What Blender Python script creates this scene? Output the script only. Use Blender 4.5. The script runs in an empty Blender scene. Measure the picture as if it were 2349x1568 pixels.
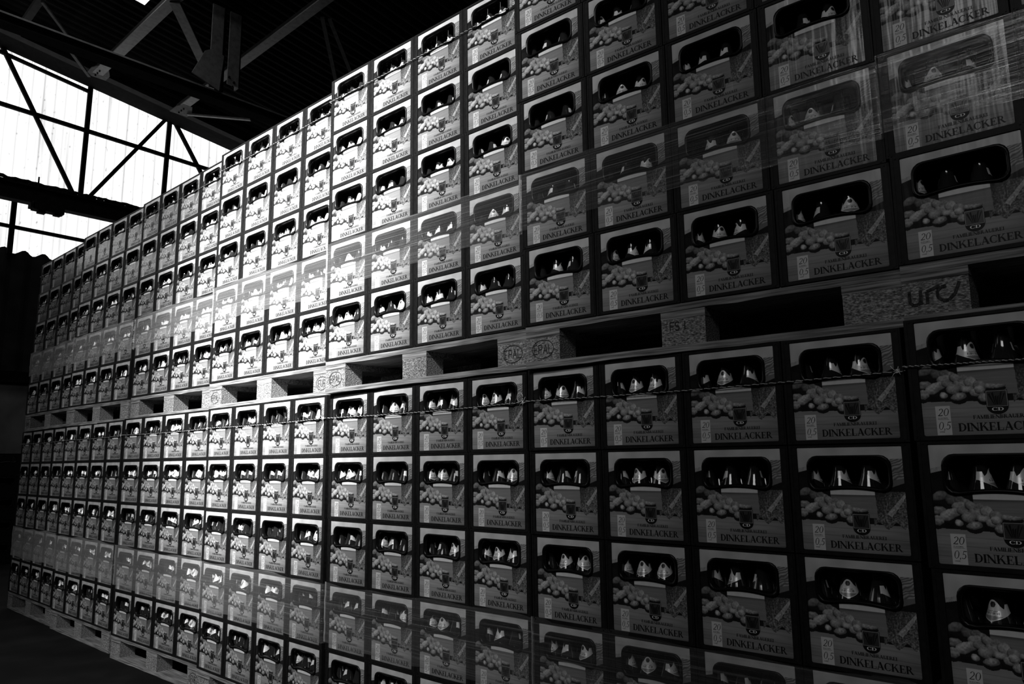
import bpy, math, random
import numpy as np
from mathutils import Matrix, Vector
random.seed(7); RNG = np.random.default_rng(11)
PI = math.pi
scene = bpy.context.scene
COL = scene.collection

# ------------------------------------------------------------------ camera
F_PX = 1703.71
CAM = Vector((0.4695, -1.99356, 1.22676))
YAW, PITCH, ROLL = 0.735862, 0.159583, -0.011359
fw = Vector((-math.sin(YAW)*math.cos(PITCH), math.cos(YAW)*math.cos(PITCH), math.sin(PITCH)))
rt = Vector((math.cos(YAW), math.sin(YAW), 0)); up = rt.cross(fw)
R_ = rt*math.cos(ROLL) + up*math.sin(ROLL); U_ = -rt*math.sin(ROLL) + up*math.cos(ROLL)
cd = bpy.data.cameras.new('camera'); cam = bpy.data.objects.new('camera', cd); COL.objects.link(cam)
m = Matrix.Identity(4)
for i in range(3):
    m[i][0] = R_[i]; m[i][1] = U_[i]; m[i][2] = -fw[i]; m[i][3] = CAM[i]
cam.matrix_world = m
cd.sensor_width = 36; cd.sensor_fit = 'HORIZONTAL'; cd.lens = F_PX/2349*36
cd.clip_start = .05; cd.clip_end = 100
scene.camera = cam

# ------------------------------------------------------------------ view, world, lights
scene.view_settings.view_transform = 'Standard'; scene.view_settings.look = 'None'
scene.view_settings.gamma = 1; scene.view_settings.use_curve_mapping = False
scene.view_settings.exposure = 0.0
scene.cycles.max_bounces = 5; scene.cycles.diffuse_bounces = 2; scene.cycles.glossy_bounces = 3
scene.cycles.transparent_max_bounces = 12
w = bpy.data.worlds.new('world'); scene.world = w; w.use_nodes = True
w.node_tree.nodes['Background'].inputs[0].default_value = (.5, .5, .5, 1)
w.node_tree.nodes['Background'].inputs[1].default_value = .006
def lamp(name, kind, loc, target, energy, **kw):
    d = bpy.data.lights.new(name, kind); d.energy = energy
    for k, v in kw.items(): setattr(d, k, v)
    o = bpy.data.objects.new(name, d); COL.objects.link(o)
    o.location = loc; o.rotation_euler = (Vector(target)-Vector(loc)).to_track_quat('-Z', 'Y').to_euler()
    return o
# added spots, not separate panes: three overlapping beams shape the bright patch
BEAM = dict(spot_blend=1.0, shadow_soft_size=.25)
lamp('added_beam_centre', 'SPOT', (0.2, -9.3, 8.9), (-3.12, 0, 2.25), 32000, spot_size=math.radians(14.5), **BEAM)
lamp('added_beam_upper', 'SPOT', (0.2, -9.3, 8.9), (-2.45, 0, 2.95), 6500, spot_size=math.radians(17), **BEAM)
lamp('added_beam_wide', 'SPOT', (0.2, -9.3, 8.9), (-3.5, 0, 2.1), 4300, spot_size=math.radians(29), **BEAM)
lamp('added_area_fill', 'AREA', (1.2, -9.3, 7.2), (-0.6, 0, 1.8), 140, shape='RECTANGLE', size=5.0, size_y=1.8)  # added area lamp, a broad dim fill over the stacks
GLAZE = 1.3

# ------------------------------------------------------------------ materials
def mat(name, build=None, col=.5, rough=.6, metal=0, spec=.5):
    m = bpy.data.materials.new(name); m.use_nodes = True
    nt = m.node_tree; b = nt.nodes['Principled BSDF']
    b.inputs['Base Color'].default_value = (col, col, col, 1)
    b.inputs['Roughness'].default_value = rough; b.inputs['Metallic'].default_value = metal
    b.inputs['Specular IOR Level'].default_value = spec
    if build: build(nt, b)
    return m
def N(nt, t, **kw):
    n = nt.nodes.new(t)
    for k, v in kw.items():
        if k in n.inputs: n.inputs[k].default_value = v
        else: setattr(n, k, v)
    return n
def coords(nt, scale, kind='Object'):
    tc = N(nt, 'ShaderNodeTexCoord'); mp = N(nt, 'ShaderNodeMapping'); mp.inputs['Scale'].default_value = scale
    nt.links.new(tc.outputs[kind], mp.inputs['Vector']); return mp.outputs[0]
def noise(nt, scale, sc, detail=4, kind='Object'):
    n = N(nt, 'ShaderNodeTexNoise'); n.inputs['Scale'].default_value = sc; n.inputs['Detail'].default_value = detail
    nt.links.new(coords(nt, scale, kind), n.inputs['Vector']); return n.outputs['Fac']
def ramp(nt, src, stops):
    r = N(nt, 'ShaderNodeValToRGB'); e = r.color_ramp.elements
    e[0].position = stops[0][0]; e[0].color = (stops[0][1],)*3+(1,)
    e[1].position = stops[-1][0]; e[1].color = (stops[-1][1],)*3+(1,)
    for p, c in stops[1:-1]:
        k = e.new(p); k.color = (c, c, c, 1)
    nt.links.new(src, r.inputs[0]); return r.outputs[0]
def bump(nt, b, src, strength, dist=.01):
    bm_ = N(nt, 'ShaderNodeBump'); bm_.inputs['Strength'].default_value = strength; bm_.inputs['Distance'].default_value = dist
    nt.links.new(src, bm_.inputs['Height']); nt.links.new(bm_.outputs[0], b.inputs['Normal'])
def noisy(scale, sc, stops, bs=0, bd=.005, detail=4):
    def f(nt, b):
        n = noise(nt, scale, sc, detail); nt.links.new(ramp(nt, n, stops), b.inputs['Base Color'])
        if bs: bump(nt, b, n, bs, bd)
    return f
def paint(attr, bs=0):
    def f(nt, b):
        a = N(nt, 'ShaderNodeAttribute'); a.attribute_name = attr
        nt.links.new(a.outputs['Color'], b.inputs['Base Color'])
        if bs:
            geo = N(nt, 'ShaderNodeNewGeometry'); mp = N(nt, 'ShaderNodeMapping'); mp.inputs['Scale'].default_value = (22, 22, 2.2)
            nt.links.new(geo.outputs['Position'], mp.inputs['Vector'])
            n = N(nt, 'ShaderNodeTexNoise'); n.inputs['Scale'].default_value = 1; n.inputs['Detail'].default_value = 3
            nt.links.new(mp.outputs[0], n.inputs['Vector']); bump(nt, b, n.outputs['Fac'], bs, .02)
    return f
M = {}
M['plastic'] = mat('black_crate_plastic', noisy((1, 1, 1), 60, [(.3, .006), (.7, .013)], .1, .001), rough=.5, spec=.15)
M['rim'] = mat('black_gloss_plastic', noisy((1, 1, 1), 30, [(.3, .003), (.7, .006)]), rough=.32, spec=.18)
M['print'] = mat('printed_crate_panel', paint('paint', .2), rough=.2, spec=.4)
M['ink'] = mat('black_print_ink', noisy((1, 1, 1), 90, [(.3, .006), (.7, .012)]), rough=.4, spec=.2)
M['white_ink'] = mat('white_print_ink', noisy((1, 1, 1), 90, [(.3, .8), (.7, .9)]), rough=.35)
M['tag'] = mat('pale_tag_print', noisy((1, 1, 1), 40, [(.3, .56), (.7, .64)]), rough=.35)
M['tag_ink'] = mat('grey_tag_ink', noisy((1, 1, 1), 90, [(.3, .03), (.7, .05)]), rough=.4, spec=.2)
M['field'] = mat('emblem_field', noisy((1, 1, 1), 120, [(.3, .03), (.7, .045)]), rough=.35)
M['line'] = mat('emblem_border', noisy((1, 1, 1), 90, [(.3, .3), (.7, .36)]), rough=.35)
M['glass'] = mat('brown_bottle_glass', noisy((1, 1, 1), 20, [(.3, .012), (.7, .02)]), rough=.06, spec=.8)
M['cap'] = mat('bottle_cap_metal', noisy((1, 1, 1), 60, [(.3, .03), (.7, .06)]), rough=.3, metal=.6)
M['neck'] = mat('neck_label_foil', paint('paint'), rough=.3, metal=.15, spec=.6)
M['wood'] = mat('weathered_pallet_wood', noisy((2.5, 70, 70), 2.2, [(.3, .05), (.5, .2), (.7, .38)], .6, .004, 8), rough=.85, spec=.15)
M['block'] = mat('pressed_wood_block', noisy((70, 70, 170), 2.0, [(.33, .05), (.5, .2), (.68, .45)], .8, .004, 5), rough=.9, spec=.15)
M['stamp'] = mat('burned_stamp', noisy((1, 1, 1), 200, [(.35, .02), (.65, .06)]), rough=.9, spec=.1)
M['twine_dark'] = mat('dark_twine_strand', noisy((1, 1, 1), 300, [(.3, .02), (.7, .05)]), rough=.8)
M['twine'] = mat('twisted_twine', noisy((1, 1, 1), 300, [(.3, .5), (.7, .8)]), rough=.7)
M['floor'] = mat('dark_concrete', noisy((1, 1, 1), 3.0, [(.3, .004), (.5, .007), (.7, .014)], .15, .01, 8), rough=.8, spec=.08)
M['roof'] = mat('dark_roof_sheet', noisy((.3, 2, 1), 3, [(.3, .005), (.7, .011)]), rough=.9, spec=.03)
M['steel'] = mat('painted_steel', noisy((1, 1, 1), 14, [(.25, .08), (.5, .13), (.75, .16)], .1, .002), rough=.6, spec=.3)
M['steel_mid'] = mat('dull_steel', noisy((1, 1, 1), 14, [(.3, .03), (.7, .07)], .1, .002), rough=.7, spec=.15)
M['steel_dark'] = mat('dark_steel', noisy((1, 1, 1), 10, [(.3, .008), (.7, .016)], .1, .002), rough=.8, spec=.1)
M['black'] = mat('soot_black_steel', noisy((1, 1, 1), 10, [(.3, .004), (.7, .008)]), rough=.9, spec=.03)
M['plaster'] = mat('grimy_plaster', noisy((1, 1, 1), 2.5, [(.3, .10), (.7, .19)], .1, .01, 6), rough=.9, spec=.1)
M['clad'] = mat('dark_cladding', noisy((1, 1, 1), 3, [(.3, .012), (.7, .025)]), rough=.9, spec=.05)
def glaze_mat(name, strength, lo=.5):
    m_ = bpy.data.materials.new(name); m_.use_nodes = True; nt = m_.node_tree; b = nt.nodes['Principled BSDF']
    b.inputs['Base Color'].default_value = (.5, .5, .5, 1); b.inputs['Roughness'].default_value = .7
    s = ramp(nt, noise(nt, (1, 3.2, .12), 2.0, 6), [(.3, lo), (.47, .93), (.62, 1)])
    s2 = ramp(nt, noise(nt, (1, 6, 3), 4, 8), [(.27, .45), (.38, 1)])
    wv = N(nt, 'ShaderNodeTexWave'); wv.bands_direction = 'Y'; wv.inputs['Scale'].default_value = 1.75; wv.inputs['Distortion'].default_value = .3
    nt.links.new(coords(nt, (1, 1, 1)), wv.inputs['Vector']); s3 = ramp(nt, wv.outputs['Fac'], [(.0, .66), (.12, 1)])
    a = N(nt, 'ShaderNodeMix', data_type='RGBA', blend_type='MULTIPLY'); a.inputs[0].default_value = 1
    nt.links.new(s, a.inputs[6]); nt.links.new(s2, a.inputs[7])
    c = N(nt, 'ShaderNodeMix', data_type='RGBA', blend_type='MULTIPLY'); c.inputs[0].default_value = 1
    nt.links.new(a.outputs[2], c.inputs[6]); nt.links.new(s3, c.inputs[7])
    nt.links.new(c.outputs[2], b.inputs['Emission Color']); b.inputs['Emission Strength'].default_value = strength
    return m_
M['glaze'] = glaze_mat('translucent_corrugated_sheet', GLAZE)
M['sky'] = glaze_mat('translucent_roof_sheet', GLAZE)
def film_mat():
    m_ = bpy.data.materials.new('stretch_film'); m_.use_nodes = True; nt = m_.node_tree
    nt.nodes.remove(nt.nodes['Principled BSDF']); out = nt.nodes['Material Output']
    geo = N(nt, 'ShaderNodeNewGeometry'); mp = N(nt, 'ShaderNodeMapping'); mp.inputs['Scale'].default_value = (1.6, 1.6, 230)
    mp.inputs['Rotation'].default_value = (0, .03, 0)
    nt.links.new(geo.outputs['Position'], mp.inputs['Vector'])
    n = N(nt, 'ShaderNodeTexNoise'); n.inputs['Scale'].default_value = 1; n.inputs['Detail'].default_value = 4
    nt.links.new(mp.outputs[0], n.inputs['Vector'])
    mp2 = N(nt, 'ShaderNodeMapping'); mp2.inputs['Scale'].default_value = (5, 5, 4); nt.links.new(geo.outputs['Position'], mp2.inputs['Vector'])
    n2 = N(nt, 'ShaderNodeTexNoise'); n2.inputs['Scale'].default_value = 1; n2.inputs['Detail'].default_value = 5; nt.links.new(mp2.outputs[0], n2.inputs['Vector'])
    bp = N(nt, 'ShaderNodeBump'); bp.inputs['Strength'].default_value = .6; bp.inputs['Distance'].default_value = .004; nt.links.new(n.outputs['Fac'], bp.inputs['Height'])
    bp2 = N(nt, 'ShaderNodeBump'); bp2.inputs['Strength'].default_value = .18; bp2.inputs['Distance'].default_value = .03
    nt.links.new(n2.outputs['Fac'], bp2.inputs['Height']); nt.links.new(bp.outputs[0], bp2.inputs['Normal'])
    gl = N(nt, 'ShaderNodeBsdfGlossy'); gl.inputs['Roughness'].default_value = .16; gl.inputs['Color'].default_value = (.9, .9, .9, 1)
    nt.links.new(bp2.outputs[0], gl.inputs['Normal'])
    df = N(nt, 'ShaderNodeBsdfDiffuse'); df.inputs['Color'].default_value = (.75, .75, .75, 1)
    ad = N(nt, 'ShaderNodeMixShader'); ad.inputs[0].default_value = .42
    nt.links.new(gl.outputs[0], ad.inputs[1]); nt.links.new(df.outputs[0], ad.inputs[2])
    tr = N(nt, 'ShaderNodeBsdfTransparent'); mx = N(nt, 'ShaderNodeMixShader')
    fac = ramp(nt, n.outputs['Fac'], [(.42, .065), (.58, .12), (.72, .42)])
    lw = N(nt, 'ShaderNodeLayerWeight'); lw.inputs['Blend'].default_value = .5
    pw = N(nt, 'ShaderNodeMath', operation='POWER'); pw.inputs[1].default_value = 4; nt.links.new(lw.outputs['Facing'], pw.inputs[0])
    md = N(nt, 'ShaderNodeMath', operation='MULTIPLY_ADD'); md.inputs[1].default_value = 1.3; nt.links.new(pw.outputs[0], md.inputs[0]); nt.links.new(fac, md.inputs[2])
    nt.links.new(md.outputs[0], mx.inputs[0]); nt.links.new(tr.outputs[0], mx.inputs[1]); nt.links.new(ad.outputs[0], mx.inputs[2])
    nt.links.new(mx.outputs[0], out.inputs[0]); return m_
M['film'] = film_mat()

# ------------------------------------------------------------------ mesh helpers
class MB:
    def __init__(s): s.v = []; s.f = []; s.mi = []
    def add(s, vs, fs, mi=0):
        o = len(s.v); s.v += [tuple(p) for p in vs]; s.f += [tuple(i+o for i in f) for f in fs]; s.mi += [mi]*len(fs); return s
    def box(s, a, b, mi=0):
        x0, y0, z0 = a; x1, y1, z1 = b
        vs = [(x, y, z) for z in (z0, z1) for y in (y0, y1) for x in (x0, x1)]
        return s.add(vs, [(0, 2, 3, 1), (4, 5, 7, 6), (0, 1, 5, 4), (2, 6, 7, 3), (0, 4, 6, 2), (1, 3, 7, 5)], mi)
    def bar(s, p, q, w, h, upv=(0, 0, 1), mi=0):
        p = Vector(p); q = Vector(q); d = (q-p).normalized(); u = Vector(upv)
        if abs(d.dot(u)) > .98: u = Vector((0, 1, 0))
        sd = d.cross(u).normalized(); u = sd.cross(d).normalized()
        vs = []
        for c in (p, q):
            for a, b in ((-1, -1), (1, -1), (1, 1), (-1, 1)): vs.append(c+sd*a*w/2+u*b*h/2)
        return s.add(vs, [(0, 1, 2, 3), (7, 6, 5, 4), (0, 4, 5, 1), (1, 5, 6, 2), (2, 6, 7, 3), (3, 7, 4, 0)], mi)
    def tube(s, pts, r, n=6, mi=0):
        pts = [Vector(p) for p in pts]; vs = []; fs = []
        for i, p in enumerate(pts):
            d = (pts[min(i+1, len(pts)-1)]-pts[max(i-1, 0)]).normalized()
            a = d.cross(Vector((0, .13, 1))).normalized(); b = d.cross(a)
            rr = r[i] if isinstance(r, list) else r
            for k in range(n): vs.append(p+(a*math.cos(2*PI*k/n)+b*math.sin(2*PI*k/n))*rr)
        for i in range(len(pts)-1):
            for k in range(n):
                k2 = (k+1) % n; fs.append((i*n+k, i*n+k2, (i+1)*n+k2, (i+1)*n+k))
        fs += [tuple(range(n))[::-1], tuple((len(pts)-1)*n+k for k in range(n))]
        return s.add(vs, fs, mi)
    def mesh(s, name, mats, smooth=False):
        me = bpy.data.meshes.new(name); me.from_pydata(s.v, [], s.f)
        for x in mats: me.materials.append(x)
        if len(mats) > 1: me.polygons.foreach_set('material_index', s.mi)
        if smooth: me.polygons.foreach_set('use_smooth', [True]*len(me.polygons))
        me.update(); return me
def link(name, data, parent=None, mw=None, loc=None):
    o = bpy.data.objects.new(name, data); COL.objects.link(o)
    if parent: o.parent = parent
    if mw is not None: o.matrix_world = mw
    if loc is not None: o.location = loc
    return o
def tag(o, label=None, cat=None, group=None, kind=None):
    if label: o['label'] = label
    if cat: o['category'] = cat
    if group: o['group'] = group
    if kind: o['kind'] = kind
    return o
def root(name, label, cat, loc=(0, 0, 0), group=None, mw=None):
    o = link(name, None, mw=mw) if mw is not None else link(name, None, loc=loc)
    o.empty_display_size = .05
    return tag(o, label, cat, group)

# ------------------------------------------------------------------ serif lettering, built from strokes
T, t_ = .20, .065
def q(x0, y0, x1, y1): return [(x0, y0), (x1, y0), (x1, y1), (x0, y1)]
def slab(x, y, w=.17): return q(x-w, y, x+w, y+.055) if y == 0 else q(x-w, y-.055, x+w, y)
def stem(x, w=T): return [q(x-w/2, 0, x+w/2, 1), slab(x, 0), slab(x, 1)]
def diag(x0, y0, x1, y1, w): return [(x0-w/2, y0), (x0+w/2, y0), (x1+w/2, y1), (x1-w/2, y1)]
def arc(cx, cy, rx, ry, a0, a1, thick=T, thin=t_, n=16):
    out = []
    for i in range(n):
        qs = []
        for a in (a0+(a1-a0)*i/n, a0+(a1-a0)*(i+1)/n):
            c, s_ = math.cos(math.radians(a)), math.sin(math.radians(a)); wd = thin+(thick-thin)*abs(c)**1.3
            qs.append(((cx+c*rx, cy+s_*ry), (cx+c*(rx-wd), cy+s_*(ry-min(wd, thin*1.4)))))
        out.append([qs[0][0], qs[1][0], qs[1][1], qs[0][1]])
    return out
def G(ch):
    if ch == 'I': return stem(.18), .36
    if ch == 'D': return stem(.18)+arc(.33, .5, .5, .5, -90, 90)+[q(.1, 0, .34, t_), q(.1, 1-t_, .34, 1)], .87
    if ch == 'N': return [diag(.1, 1, .82, 0, .24), q(.12, 0, .12+t_, 1), q(.76, 0, .76+t_, 1), slab(.15, 0, .13), slab(.79, 1, .13), slab(.1, 1, .12)], .94
    if ch == 'K': return stem(.18)+[diag(.26, .42, .68, .96, .09), diag(.46, .6, .8, 0, .21), slab(.68, 1, .15), slab(.8, 0, .17)], .96
    if ch == 'E': return stem(.18)+[q(.1, 0, .7, t_), q(.1, 1-t_, .66, 1), q(.2, .48, .52, .48+t_), q(.64, 0, .7, .26), q(.6, .76, .66, 1), q(.48, .38, .53, .63)], .76
    if ch == 'F': return stem(.18)+[q(.1, 1-t_, .66, 1), q(.2, .48, .52, .48+t_), q(.6, .74, .66, 1), q(.48, .38, .53, .63)], .7
    if ch == 'L': return stem(.18)+[q(.1, 0, .68, t_), q(.62, 0, .68, .28)], .72
    if ch == 'A': return [diag(.14, 0, .44, 1, .07), diag(.76, 0, .44, 1, .22), q(.22, .3, .66, .3+t_), slab(.14, 0, .13), slab(.76, 0, .17)], .92
    if ch == 'C': return arc(.46, .5, .44, .51, 50, 310, n=22)+[q(.72, .68, .78, 1.0), q(.74, .1, .79, .26)], .84
    if ch == 'R': return stem(.18)+arc(.36, .74, .3, .26, -90, 90, T*.9)+[q(.1, .48, .38, .48+t_), q(.1, 1-t_, .38, 1), diag(.42, .5, .78, 0, .21), slab(.8, 0, .12)], .92
    if ch == 'B': return stem(.18)+arc(.36, .755, .27, .245, -90, 90, T*.9)+arc(.38, .26, .32, .26, -90, 90, T*.9)+[q(.1, 0, .4, t_), q(.1, .48, .38, .48+t_), q(.1, 1-t_, .38, 1)], .78
    if ch == 'M': return [q(.14, 0, .14+t_, 1), q(.86, 0, .86+T, 1), diag(.16, 1, .52, 0, .2), diag(.9, 1, .52, 0, .08), slab(.16, 0, .13), slab(.96, 0, .15), slab(.12, 1, .1), slab(1.0, 1, .12)], 1.14
    if ch == 'U': return [q(.12, .3, .12+T, 1), q(.7, .3, .7+t_, 1), slab(.22, 1), slab(.73, 1, .13)]+arc(.445, .32, .325, .33, 180, 360, T, t_), .88
    if ch == 'S': return arc(.34, .74, .27, .27, 40, 270, .14)+arc(.34, .26, .29, .27, -140, 90, .14), .66
    if ch == 'H': return stem(.18)+stem(.74)+[q(.2, .48, .74, .48+t_)], .92
    if ch == 'T': return stem(.4)+[q(.05, 1-t_, .75, 1), q(.05, .74, .1, 1), q(.7, .74, .75, 1)], .8
    if ch == '0': return arc(.31, .5, .29, .51, 0, 360, .11, .045, 26), .66
    if ch == '2': return arc(.3, .72, .25, .29, -20, 165, .11, .05)+[diag(.1, .05, .5, .62, .1), q(.04, 0, .56, .085), q(.51, 0, .56, .17)], .64
    if ch == '5': return arc(.25, .31, .29, .32, -140, 110, .11, .05)+[diag(.14, .5, .2, 1, .06), q(.18, .91, .55, 1)], .6
    if ch == ',': return [q(.06, 0, .17, .11), diag(.07, -.2, .14, .03, .05)], .24
    if ch == 'P': return stem(.18)+arc(.36, .73, .3, .27, -90, 90, T*.9)+[q(.1, .46, .38, .46+t_), q(.1, 1-t_, .38, 1)], .72
    return [], .35
def lettering(mb, text, x0, x1, z0, h, y, italic=0., mi=0, fill=True, to3=None):
    w_ = sum(G(c)[1] for c in text); sx = (x1-x0)/w_ if fill else h
    x = x0
    for c in text:
        ps, adv = G(c)
        for p in ps:
            vs = [(x+(a+italic*b)*sx, y, z0+b*h) for a, b in p]
            if to3: vs = [to3(v) for v in vs]
            mb.add(vs, [tuple(range(len(vs)))], mi)
        x += adv*sx
    return mb
def strokes(mb, lines, x0, z0, sx, sz, wd, y):
    for ln in lines:
        for (a, b), (c, d) in zip(ln, ln[1:]):
            mb.bar((x0+a*sx, y, z0+b*sz), (x0+c*sx, y, z0+d*sz), wd, .0016, upv=(0, 1, 0))
SANS = {'E': ([[(.6, 0), (0, 0), (0, 1), (.6, 1)], [(0, .5), (.5, .5)]], .85), 'P': ([[(0, 0), (0, 1), (.5, 1), (.62, .75), (.5, .5), (0, .5)]], .85),
        'A': ([[(0, 0), (.35, 1), (.7, 0)], [(.12, .35), (.58, .35)]], .95), 'L': ([[(0, 1), (0, 0), (.55, 0)]], .7),
        'U': ([[(0, 1), (0, .2), (.15, 0), (.5, 0), (.62, .2), (.62, 1)]], .9), 'R': ([[(0, 0), (0, 1), (.5, 1), (.6, .75), (.5, .5), (0, .5)], [(.3, .5), (.62, 0)]], .85),
        'I': ([[(0, 0), (0, 1)]], .35), 'C': ([[(.6, .85), (.45, 1), (.15, 1), (0, .75), (0, .25), (.15, 0), (.45, 0), (.6, .15)]], .85),
        'F': ([[(0, 0), (0, 1), (.6, 1)], [(0, .5), (.5, .5)]], .8), 'S': ([[(.6, .85), (.45, 1), (.12, 1), (0, .75), (.12, .52), (.5, .48), (.6, .25), (.45, 0), (.12, 0), (0, .15)]], .95), ' ': ([], .5)}
def sans(mb, text, x0, z0, h, wd, y, asp=.8):
    x = x0
    for c in text:
        ls, adv = SANS[c]; strokes(mb, ls, x, z0, h*asp, h, wd, y); x += adv*h*asp

# ------------------------------------------------------------------ the crate
CW, CD_, CH = .2965, .398, .2790
LX, LZ0, LH = .1268, .010, .261           # printed panel: half width, bottom, height
HX0, HX1, HZ0, HZ1 = -.1035, .1015, .1585, .2495
def hole_inside(x, z, ins=0.):
    x0, x1, z1 = HX0+ins, HX1-ins, HZ1-ins
    mid = (x0+x1)/2; zl = HZ0+ins+.0075*max(0, 1-((x-mid)/.078)**2)
    if not (x0 < x < x1 and zl < z < z1): return False
    r = .027 if z > .205 else .022
    cx = min(max(x, x0+r), x1-r); cz = min(max(z, HZ0+ins+r), z1-.027)
    if cx != x and cz != z and (x-cx)**2+(z-cz)**2 > r*r: return False
    return True
HC = (-.001, .206)
ANG = sorted([2*PI*k/72 for k in range(72)]+[math.atan2(zz-HC[1], xx-HC[0]) % (2*PI) for xx in (-CW/2, CW/2) for zz in (0, CH)])
def hole_r(a, ins):
    lo, hi = 0., .2
    for _ in range(24):
        mid = (lo+hi)/2
        if hole_inside(HC[0]+mid*math.cos(a), HC[1]+mid*math.sin(a), ins): lo = mid
        else: hi = mid
    return lo
def rect_r(a, x0, x1, z0, z1):
    c, s_ = math.cos(a), math.sin(a); r = 9
    if c > 1e-9: r = min(r, (x1-HC[0])/c)
    if c < -1e-9: r = min(r, (x0-HC[0])/c)
    if s_ > 1e-9: r = min(r, (z1-HC[1])/s_)
    if s_ < -1e-9: r = min(r, (z0-HC[1])/s_)
    return r
def ring(mb, rings, closed=False, mi=0):
    n = len(ANG); vs = []; fs = []
    for rs, y in rings:
        for a, r in zip(ANG, rs): vs.append((HC[0]+r*math.cos(a), y, HC[1]+r*math.sin(a)))
    k = len(rings)
    for j in range(k if closed else k-1):
        for i in range(n):
            i2 = (i+1) % n; j2 = (j+1) % k
            fs.append((j*n+i, j2*n+i, j2*n+i2, j*n+i2))
    mb.add(vs, fs, mi)
h0 = [hole_r(a, 0) for a in ANG]; h4 = [hole_r(a, .004) for a in ANG]; h8 = [hole_r(a, .008) for a in ANG]
full = [rect_r(a, -CW/2, CW/2, 0, CH) for a in ANG]
# local frame: x centred, y from front (0) to back, z from the bottom
b = MB()
ring(b, [(h4, .004), (full, .004), (full, .008), (h4, .008)], True)
e = .0115
b.box((-CW/2, 0, 0), (-CW/2+.0205, .004, CH)); b.box((CW/2-.0205, 0, 0), (CW/2, .004, CH))
b.box((-CW/2+.0205, 0, 0), (CW/2-.0205, .004, .0095)); b.box((-CW/2+.0205, 0, .2715), (CW/2-.0205, .004, CH))
for s_ in (-1, 1):
    xx = s_*(CW/2-.002)
    b.box((xx-.002, .008, 0), (xx+.002, CD_, CH))
    b.box((s_*(CW/2-.006)-.0012, -.0018, .006), (s_*(CW/2-.006)+.0012, .001, CH-.004))   # fine vertical ridge
    for zz in (.004, CH-.006): b.box((s_*(CW/2-.012)-.0018, -.0016, zz-.0018), (s_*(CW/2-.012)+.0018, 0, zz+.0018))
b.box((-CW/2+.004, .008, .001), (CW/2-.004, CD_-.004, .007)); b.box((-CW/2+.004, CD_-.004, 0), (CW/2-.004, CD_, CH))
ME_BODY = b.mesh('crate_body', [M['plastic']])
r_ = MB(); ring(r_, [(h0, .0026), (h0, -.0012), (h4, -.0022), (h8, .001), (h8, .024), (h4, .024), (h4, .0026)], False)
ME_RIM = r_.mesh('handle_rim', [M['rim']], True)

# print artwork (ink on the panel), painted as vertex colour on a fine grid
NX, NZ = 252, 260
src = np.array([(12, -8), (1505, -8), (1620, 1565), (95, 1478)], float); dst = np.array([(0, 0), (1, 0), (1, 1), (0, 1)], float)
A_ = []; B_ = []
for (x, y), (u, v) in zip(src, dst):
    A_ += [[x, y, 1, 0, 0, 0, -u*x, -u*y], [0, 0, 0, x, y, 1, -v*x, -v*y]]; B_ += [u, v]
hm = np.append(np.linalg.solve(np.array(A_), np.array(B_)), 1).reshape(3, 3)
def uv(x, y):
    p = hm @ np.array([x, y, 1.]); return p[0]/p[2], p[1]/p[2]
def vnoise(U, V, fx, fy, seed, octv=3):
    g = np.random.default_rng(seed); out = 0; amp = 1; tot = 0
    for o in range(octv):
        gx, gy = int(fx*2**o)+2, int(fy*2**o)+2; gr = g.random((gy+1, gx+1))
        x = np.clip(U, 0, 1)*(gx-1); y = np.clip(V, 0, 1)*(gy-1); xi = x.astype(int); yi = y.astype(int); fx_ = x-xi; fy_ = y-yi
        fx_ = fx_*fx_*(3-2*fx_); fy_ = fy_*fy_*(3-2*fy_)
        out = out+amp*((gr[yi, xi]*(1-fx_)+gr[yi, xi+1]*fx_)*(1-fy_)+(gr[yi+1, xi]*(1-fx_)+gr[yi+1, xi+1]*fx_)*fy_); tot += amp; amp *= .55
    return out/tot
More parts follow.
